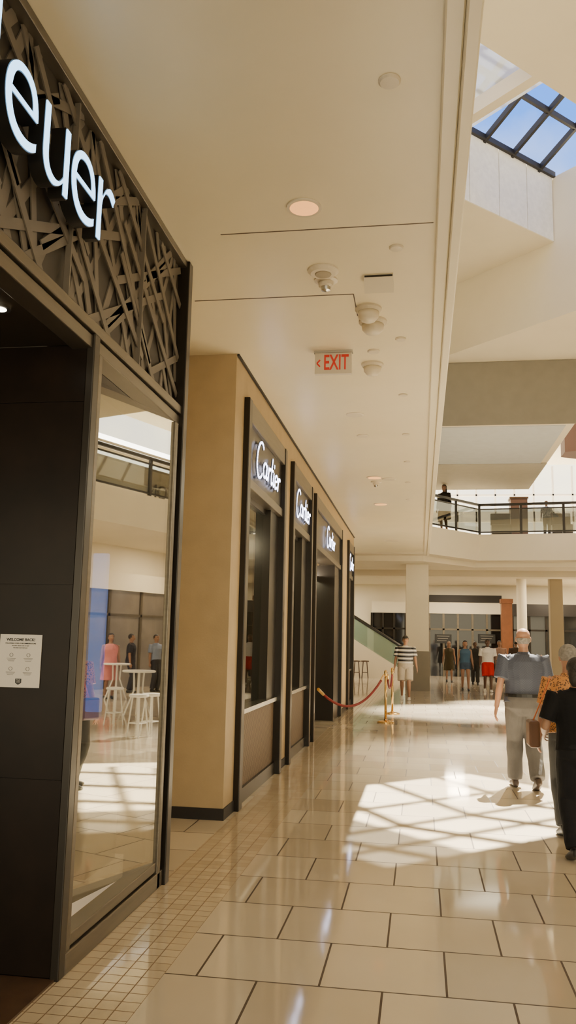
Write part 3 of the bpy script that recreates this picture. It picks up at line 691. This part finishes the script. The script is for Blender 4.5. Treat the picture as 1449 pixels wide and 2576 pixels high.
def person(loc, rz, Ht, label, skin, top, bottom, shoes, hairm, g=1.0, belly=0, lw=None, rw=None, la=(0, 0), ra=(0, 0), sleeve='short', legs='trousers', hair='short', vox=.008, belt=None, lean=0, group=None, female=False, shoe_h=.0):
    root = empty('person', loc, rz); tag(root, label, 'person', group); sc = Ht/1.75; root.scale = (sc, sc, sc)
    sm = mat('skin', skin, .5, var=.06, vs=20)
    ly = lambda z: lean*(z-.95)
    sw = .185*(.92 if female else 1)*min(g, 1.12)
    sh, el, wr, hp, kn, an = {}, {}, {}, {}, {}, {}
    lw = lw or (-.27, .04, .84); rw = rw or (.27, .04, .84)
    for s, w in ((-1, lw), (1, rw)):
        sh[s] = V((s*sw, ly(1.41), 1.41)); el[s], wr[s] = ik(sh[s], V(w), .29, .255, V((s*.35, -1, 0)))
    pit = {}
    for s, (ay, pt) in ((-1, la), (1, ra)):
        p = R(pt); pit[s] = p; hp[s] = V((s*.09, 0, .93)); az = .045*cos(p)+.12*sin(p)+.04
        kn[s], an[s] = ik(hp[s], V((s*.10, ay, az)), .435, .43, V((0, 1, 0)))
    def torso(mb, e, z0=.88):
        for_ = [(.86, .14, .11, 0), (.93, .172*(1.04 if female else 1), .128, -.01), (1.02, .158, .12, .0), (1.10, .145 if female else .152, .112+belly, belly*.8), (1.20, .158, .118+belly*.8, belly*.7), (1.31, .178, .122+(.012 if female else 0), .008), (1.39, .182, .105, 0), (1.435, .14, .085, 0), (1.465, .085, .068, 0)]
        mb.loft([(V((0, y+ly(z), z)), (rx*g if z < 1.38 else rx*min(g, 1.1))+e, ry*g+e) for z, rx, ry, y in for_ if z >= z0], 20)
    body = MB(); torso(body, 0)
    hy = ly(1.5)+lean*.1
    body.loft([(V((0, ly(1.4), 1.42)), .075, .07), (V((0, hy, 1.48)), .058, .06), (V((0, hy+.005, 1.54)), .053, .06)], 14)
    body.loft([(V((0, hy+y, z)), rx, ry) for z, rx, ry, y in ((1.518, .03, .03, .045), (1.535, .048, .06, .028), (1.57, .060, .080, .016), (1.61, .070, .093, .010), (1.65, .077, .099, .004), (1.69, .075, .095, 0), (1.72, .062, .078, -.004), (1.742, .038, .048, -.006), (1.75, .012, .016, -.006))], 20)
    body.loft([(V((0, hy+.095, 1.655)), .010, .008), (V((0, hy+.112, 1.625)), .013, .012), (V((0, hy+.112, 1.60)), .017, .013), (V((0, hy+.098, 1.592)), .010, .008)], 10)
    for s in (-1, 1): body.ball((s*.079, hy-.004, 1.625), .010, .020, .032, 10)
    for s in (-1, 1):
        a, e, w = sh[s], el[s], wr[s]
        body.loft([(a+V((-s*.03, 0, .01)), .05, .05), (a, .055*g, .055*g), (a.lerp(e, .35), .050*g, .052*g), (a.lerp(e, .8), .040, .042), (e, .038, .040), (e.lerp(w, .3), .040, .040), (e.lerp(w, .75), .030, .029), (w, .025, .023)], 14)
        h, k, n = hp[s], kn[s], an[s]
        body.loft([(h+V((0, 0, .04)), .085*g, .095*g), (h.lerp(k, .25), .085*g, .09*g), (h.lerp(k, .7), .063, .066), (k, .054, .056), (k.lerp(n, .25)+V((0, -.012, 0)), .054, .056), (k.lerp(n, .65), .040, .042), (n, .034, .036)], 14)
        d = (w-e).normalized(); sd = V((0, 1, 0))-d*d.y
        if sd.length < .5: sd = V((0, 0, 1))-d*d.z
        sd.normalize(); nn = d.cross(sd)
        if nn.x*s > 0 and abs(nn.x) > .2: nn = -nn
        if abs(nn.x) <= .2 and nn.z > 0: nn = -nn
        body.loft([(w-d*.01, .026, .021), (w+d*.03, .034, .018), (w+d*.065, .041, .016), (w+d*.09, .040, .013)], 12, ref=sd)
        for kf, Lf in enumerate((.068, .078, .072, .055)):
            b0 = w+d*.082+sd*((1.5-kf)*.0215); fa = sd*((1.5-kf)*.004)
            m1 = b0+d*Lf*.45+nn*.006+fa; m2 = m1+d*Lf*.34+nn*.016+fa; m3 = m2+d*Lf*.16+nn*.018
            body.loft([(b0, .009, .009), (m1, .0085, .0085), (m2, .0078, .0078), (m3, .006, .006)], 8, ref=sd)
        t0 = w+d*.025+sd*.028; t1 = t0+d*.030+sd*.022+nn*.008; t2 = t1+d*.028+sd*.008+nn*.010
        body.loft([(t0, .013, .012), (t1, .011, .011), (t2, .008, .008)], 8, ref=nn)
        fd = V((0, cos(pit[s]), -sin(pit[s]))); fu = V((0, sin(pit[s]), cos(pit[s])))
        body.loft([(n+V((0, 0, .02)), .034, .036), (n+fd*.01-fu*.02, .036, .04), (n+fd*.06-fu*.035, .036, .03)], 12)
    bo = body.build('body', sm, root); remesh(bo, vox, 1 if vox < .009 else 0)
    for s in (-1, 1):
        fd = V((0, cos(pit[s]), -sin(pit[s]))); fu = V((0, sin(pit[s]), cos(pit[s]))); n = an[s]
        b = MB(); b.loft([(n-fd*.075-fu*.035, .022, .03), (n-fd*.06-fu*.04, .036, .045), (n+fd*.01-fu*.036, .040, .052), (n+fd*.09-fu*.05, .047, .036), (n+fd*.15-fu*.058, .046, .028), (n+fd*.19-fu*.064, .028, .018)], 14)
        b.loft([(n-fu*.04, .038, .045), (n+fu*.01, .038, .043)], 14)
        so = b.build('shoe', shoes, root); remesh(so, .008, 1)
    tb = MB(); torso(tb, .016, .90 if legs != 'dress' else .86)
    if sleeve != 'tank':
        fr = .78
        for s in (-1, 1):
            a, e, w = sh[s], el[s], wr[s]
            tb.loft([(a+V((-s*.06, 0, .0)), .06, .062), (a+V((0, 0, .004)), .070*g, .070*g), (a.lerp(e, .4), .066*g, .068*g), (a.lerp(e, fr), .068*g, .070*g)] if sleeve == 'short' else
                    [(a+V((-s*.06, 0, .0)), .06, .062), (a+V((0, 0, .004)), .068, .068), (a.lerp(e, .5), .062, .062), (e, .055, .056), (e.lerp(w, .9), .042, .042)], 14)
    else:
        for s in (-1, 1): tb.loft([(V((s*.10, ly(1.40), 1.38)), .035, .09), (V((s*.10, ly(1.44), 1.445)), .022, .055)], 10)
    if sleeve != 'tank': tb.loft([(V((0, ly(1.45), 1.44)), .085, .078), (V((0, ly(1.48)+.0, 1.49)), .066, .066)], 14)
    if legs == 'dress':
        tb.loft([(V((0, 0, 1.0)), .165*g, .13*g), (V((0, 0, .85)), .195*g, .16*g), (V((0, 0, .6)), .22*g, .18*g), (V((0, 0, .5)), .23*g, .19*g)], 18)
    to = tb.build('dress' if legs == 'dress' else 'shirt', top, root); remesh(to, max(vox, .009), 2)
    if legs != 'dress':
        b = MB()
        b.loft([(V((0, 0, .80)), .11*g, .10*g), (V((0, -.008, .88)), .165*g+.012, .13*g+.01), (V((0, -.005, .96)), .166*g+.016, .13*g+.016+belly*.3), (V((0, 0, 1.02)), .157*g+.012, .122*g+.012+belly*.6)], 20)
        for s in (-1, 1):
            h, k, n = hp[s], kn[s], an[s]
            if legs == 'trousers':
                b.loft([(h+V((0, 0, .02)), .098*g, .11*g), (h.lerp(k, .3), .098*g, .103*g), (h.lerp(k, .75), .080*g, .084*g), (k, .073*g, .076*g), (k.lerp(n, .25), .075*g, .080*g), (k.lerp(n, .5), .066*g, .072*g), (k.lerp(n, .85), .068*g, .074*g), (k.lerp(n, .99)+V((0, 0, 0)), .062*g, .076*g)], 16)
            else:
                f = .95 if legs == 'shorts' else .45
                b.loft([(h+V((0, 0, .02)), .098*g, .11*g), (h.lerp(k, f*.4), .104*g, .108*g), (h.lerp(k, f), .096*g, .098*g)], 16)
        bo2 = b.build('trousers' if legs == 'trousers' else 'shorts', bottom, root); remesh(bo2, max(vox, .009), 2)
        if belt:
            MB().loft([(V((0, 0, .995)), .157*g+.024, .122*g+.026+belly*.6), (V((0, 0, 1.03)), .157*g+.020, .122*g+.024+belly*.6)], 24).build('belt', belt, root)
    hb = MB(); hc = V((0, hy-.008, 1.665))
    if hair != 'bald':
        hb.ball(hc, .088, .106, .098, 24)
        lo = {'short': 1.60, 'bob': 1.53, 'long': 1.50, 'cap': 1.60}.get(hair, 1.6)
        dl = [v for v in hb.bm.verts if (v.co.y-hy > .035 and v.co.z < 1.70) or v.co.z < lo]
        bmesh.ops.delete(hb.bm, geom=dl, context='VERTS')
        if hair in ('long', 'bob'):
            zl = 1.36 if hair == 'long' else 1.50
            hb.loft([(V((0, hy-.03, 1.67)), .082, .07), (V((0, hy-.045, 1.58)), .085, .06), (V((0, hy-.06, (1.58+zl)/2)), .085, .045), (V((0, hy-.07, zl)), .06, .02)], 16)
    else:
        hb.ball(V((0, hy-.004, 1.64)), .081, .102, .09, 28)
        dl = [v for v in hb.bm.verts if v.co.y-hy > .02 or v.co.z < 1.575 or v.co.z > 1.655]
        bmesh.ops.delete(hb.bm, geom=dl, context='VERTS')
    ho = hb.build('hair', hairm, root, smooth=True)
    if hair == 'cap':
        c_ = MB(); c_.ball(V((0, hy-.003, 1.685)), .090, .108, .085, 24)
        bmesh.ops.delete(c_.bm, geom=[v for v in c_.bm.verts if v.co.z < 1.68], context='VERTS')
        c_.loft([(V((0, hy+.07, 1.69)), .07, .006), (V((0, hy+.13, 1.685)), .06, .006), (V((0, hy+.165, 1.678)), .035, .005)], 12)
        c_.build('cap', M['black'], root, smooth=True)
    for s in (-1, 1):
        e = MB().ball((s*.031, hy+.094, 1.637), .012, .006, .006, 10).build('eye', M['paper'], root, smooth=True)
        MB().ball((s*.031, hy+.0995, 1.637), .005, .003, .005, 8).build('iris', M['black'], e)
        MB().bar((s*.015, hy+.102, 1.658), (s*.048, hy+.090, 1.656), .006, .005).build('eyebrow', hairm, root)
    MB().ball((0, hy+.092, 1.572), .022, .006, .006, 10).build('mouth', mat('lips', (.35, .12, .09), .5), root, smooth=True)
    return root

grey_hair = mat('grey hair', (.24, .22, .20), .7, var=.3, vs=40, bump=.6, bs=60)
dark_hair = mat('dark hair', (.02, .015, .012), .6, bump=.6, bs=60)
blond = mat('dark blond hair', (.10, .06, .03), .6, bump=.6, bs=60)
sh_w = mat('white shoe', (.7, .68, .62), .5); sh_b = mat('black shoe', (.02, .02, .02), .45); sh_br = mat('brown shoe', (.06, .04, .03), .5)
light, mid, deep = (.40, .21, .135), (.28, .15, .09), (.10, .05, .03)
p = onz(1324, 1985, 0)
checks = pattern_mat('fine blue grey check', (.060, .070, .105), (.045, .054, .086), 80, 'checker')
man = person((p.x, p.y, 0), R(2), 1.78, 'bald man in blue grey shirt and grey trousers walking away', light, checks, cloth((.11, .103, .10)), sh_br, grey_hair, g=1.25, belly=.03, lw=(-.32, -.05, .83), rw=(.30, .16, .90), la=(.13, 0), ra=(-.16, 22), hair='bald', vox=.0065, belt=M['black'])
YW = 7.7
p = ony(1430, 1700, YW)
spots = pattern_mat('leopard print', (.50, .22, .06), (.10, .045, .02), 60)
person((p.x, YW, 0), R(5), 1.60, 'grey haired woman in leopard print blouse walking beside the bald man', light, spots, cloth((.05, .05, .05)), sh_b, grey_hair, g=1.1, lw=(-.27, .08, .88), rw=(.26, .10, .86), la=(-.08, 10), ra=(.1, 0), hair='short', vox=.008, female=True)
bag = empty('handbag', (p.x-.32, YW-.12, .86)); tag(bag, 'brown shoulder bag with orange strap on the woman in leopard print', 'handbag')
MB().box(-.05, .04, -.12, .12, -.12, .10).build('bag_body', mat('brown leather', (.11, .05, .025), .5, var=.2), bag, bevel=.02)
MB().bar((0, -.0, .10), (.14, -.05, .46), .03, .006).build('strap', mat('orange leather', (.65, .16, .03), .45), bag)
p = ony(1450, 1700, 6.9)
person((p.x, 6.9, 0), R(8), 1.50, 'person in black top and dark trousers at the right edge', mid, cloth((.006, .006, .007)), cloth((.010, .010, .012)), sh_b, dark_hair, g=1.15, lw=(-.24, .22, 1.06), rw=(.25, .15, .95), la=(-.12, 14), ra=(.12, 0), hair='bob', vox=.0075)
p = onz(1020, 1761, 0)
stripes = pattern_mat('black and white stripes', (.75, .73, .70), (.015, .015, .02), 2.9, 'wave')
person((p.x, p.y, 0), R(180), 1.76, 'man in black and white striped shirt and pale shorts walking forward', mid, stripes, cloth((.50, .45, .38)), sh_w, dark_hair, g=1.25, belly=.03, lw=(-.32, .06, .84), rw=(.31, .0, .84), la=(.12, 0), ra=(-.12, 20), legs='shorts', hair='cap', vox=.010)
far = [
 (1130, 1716, 180, 1.66, 'woman in dark olive dress, left of the far group', mid, cloth((.06, .05, .03)), None, blond, 'dress', 'tank', 'long', True),
 (1171, 1738, 180, 1.68, 'woman in blue tank top and denim shorts in the far group', mid, cloth((.06, .12, .20)), cloth((.05, .08, .13)), dark_hair, 'short_shorts', 'tank', 'long', True),
 (1228, 1741, 180, 1.74, 'man in white t-shirt and red shorts in the far group', deep, cloth((.70, .68, .64)), cloth((.45, .02, .02)), dark_hair, 'shorts', 'short', 'short', False),
 (1196, 1722, 175, 1.66, 'person in dark clothes between blue top and white t-shirt', deep, cloth((.03, .03, .03)), cloth((.03, .03, .03)), dark_hair, 'trousers', 'short', 'short', False),
 (1258, 1724, 185, 1.72, 'person in pinkish top behind the man in red shorts', mid, cloth((.30, .20, .17)), cloth((.05, .05, .06)), dark_hair, 'trousers', 'short', 'short', False),
 (1300, 1724, 0, 1.74, 'person in dark brown top just left of the bald man, far away', mid, cloth((.06, .04, .03)), cloth((.04, .04, .04)), dark_hair, 'trousers', 'short', 'short', False)]
for px, py, rz, Ht, lb, sk_, tp, bt, hm, lg_, sl_, hr, fe in far:
    p = onz(px, py, 0)
    person((p.x, p.y, 0), R(rz), Ht, lb, sk_, tp, bt, sh_b if not 'red' in lb else sh_w, hm, g=1.05 if fe else 1.15, la=(.10, 0), ra=(-.10, 18), legs=lg_, sleeve=sl_, hair=hr, vox=.014, female=fe, group='people walking in the distance')
p = ony(1118, 1335, 28.9); person((p.x, 28.9, 5.3), R(150), 1.7, 'dark silhouetted woman leaning at the upper railing', mid, cloth((.02, .018, .016)), None, sh_b, dark_hair, g=1.1, legs='dress', sleeve='long', hair='long', vox=.016, female=True)
p = ony(1376, 1335, 30.0); person((p.x, 30.0, 5.3), R(180), 1.3, 'small person in patterned clothes behind the upper railing', mid, pattern_mat('pale pattern', (.5, .5, .5), (.05, .05, .05), 14), cloth((.05, .05, .06)), sh_b, dark_hair, hair='short', vox=.016)
for px, py, rz, lb, tp, bt, lg_, sl_, hr, fe in (
    (272, 1758, 120, 'woman in pink dress standing near the white bar tables, seen mirrored', cloth((.60, .22, .22)), None, 'dress', 'tank', 'long', True),
    (388, 1740, 100, 'person in pale blue shirt standing beyond the white stools, seen mirrored', cloth((.20, .24, .34)), cloth((.04, .04, .05)), 'trousers', 'short', 'short', False),
    (325, 1742, 60, 'person in dark clothes standing farthest in the seating area, seen mirrored', cloth((.03, .03, .035)), cloth((.04, .04, .05)), 'trousers', 'short', 'short', False)):
    p = refl(px, py)
    p.x = min(p.x, 11.8)
    person((p.x, p.y, 0), R(rz), 1.66, lb, mid, tp, bt, sh_b, dark_hair, g=1.1, legs=lg_, sleeve=sl_, hair=hr, vox=.014, female=fe)

# ------------------------------------------------------------------ light
w = bpy.data.worlds.new('world'); S.world = w; w.use_nodes = True; nt2 = w.node_tree; bg = nt2.nodes['Background']
tc = nt2.nodes.new('ShaderNodeTexCoord'); sp = nt2.nodes.new('ShaderNodeSeparateXYZ'); nt2.links.new(tc.outputs['Generated'], sp.inputs[0])
cr = nt2.nodes.new('ShaderNodeValToRGB'); e = cr.color_ramp.elements
e[0].position = .0; e[0].color = (1.0, .84, .54, 1); e[1].position = .75; e[1].color = (.040, .14, .50, 1)
x = e.new(.30); x.color = (.95, .85, .61, 1); x = e.new(.48); x.color = (.05, .165, .52, 1)
nt2.links.new(sp.outputs[2], cr.inputs[0])
ns = nt2.nodes.new('ShaderNodeTexNoise'); ns.inputs['Scale'].default_value = 5; ns.inputs['Detail'].default_value = 8; nt2.links.new(tc.outputs['Generated'], ns.inputs['Vector'])
c2 = nt2.nodes.new('ShaderNodeValToRGB'); c2.color_ramp.elements[0].position = .54; c2.color_ramp.elements[1].position = .76; c2.color_ramp.elements[1].color = (.6, .6, .6, 1)
nt2.links.new(ns.outputs['Fac'], c2.inputs[0])
mx = nt2.nodes.new('ShaderNodeMixRGB'); nt2.links.new(c2.outputs[0], mx.inputs[0]); nt2.links.new(cr.outputs[0], mx.inputs[1]); mx.inputs[2].default_value = (.32, .38, .50, 1)
nt2.links.new(mx.outputs[0], bg.inputs[0]); bg.inputs[1].default_value = 4.4
sn = bpy.data.lights.new('sun', 'SUN'); sn.energy = 46; sn.angle = R(.5); sn.color = (1, .90, .70)
so = bpy.data.objects.new('sun', sn); COL.objects.link(so); so.rotation_euler = V((.205, .595, 1)).to_track_quat('Z', 'Y').to_euler()
def lamp(loc, e, col=(1, .82, .58), r=.05):
    l = bpy.data.lights.new('lamp', 'POINT'); l.energy = e; l.color = col; l.shadow_soft_size = r
    o = bpy.data.objects.new('lamp', l); COL.objects.link(o); o.location = loc
def panel(loc, e, size, col=(1, .82, .58)):
    l = bpy.data.lights.new('disk_light', 'AREA'); l.shape = 'DISK'; l.energy = e; l.color = col; l.size = size
    o = bpy.data.objects.new('disk_light', l); COL.objects.link(o); o.location = loc
for y in (36, 39.5):
    for x in (-4, 1.5, 6): panel((x, y, 4.39), 150, .9)
for x in (-3, 3, 9): panel((x, 32.5, 10.1), 400, 1.6)  # added fill lamps hidden behind the dropped box, brighten the upper level
lamp((-2.4, 16, 2.9), 90); lamp((-2.2, 12, 2.8), 40); lamp((-2.2, 8.7, 2.8), 40)
lamp((-2.3, 4.8, 2.9), 25)
for y in (10, 16, 22): panel((10.5, y, 4.39), 200, .9)  # added fill lamps out of view under the right balcony
def sun_patch_spot(loc, tgt, e, ang, bl=.7):  # added lamps that imitate sun patches on the floor, not real fixtures
    l = bpy.data.lights.new('spotlight', 'SPOT'); l.energy = e; l.color = (1, .88, .66); l.spot_size = R(ang); l.spot_blend = bl; l.shadow_soft_size = .05
    o = bpy.data.objects.new('spotlight', l); COL.objects.link(o); o.location = loc; o.rotation_euler = (V(loc)-V(tgt)).to_track_quat('Z', 'Y').to_euler()
sun_patch_spot((1.5, 22.5, 6.95), (1.2, 20.5, 0), 26000, 42)
sun_patch_spot((3.0, 24.5, 6.95), (2.8, 23.2, 0), 22000, 38)
sun_patch_spot((2.8, 20.2, 8.6), (1.9, 12.8, 0), 26000, 32, 1.0)
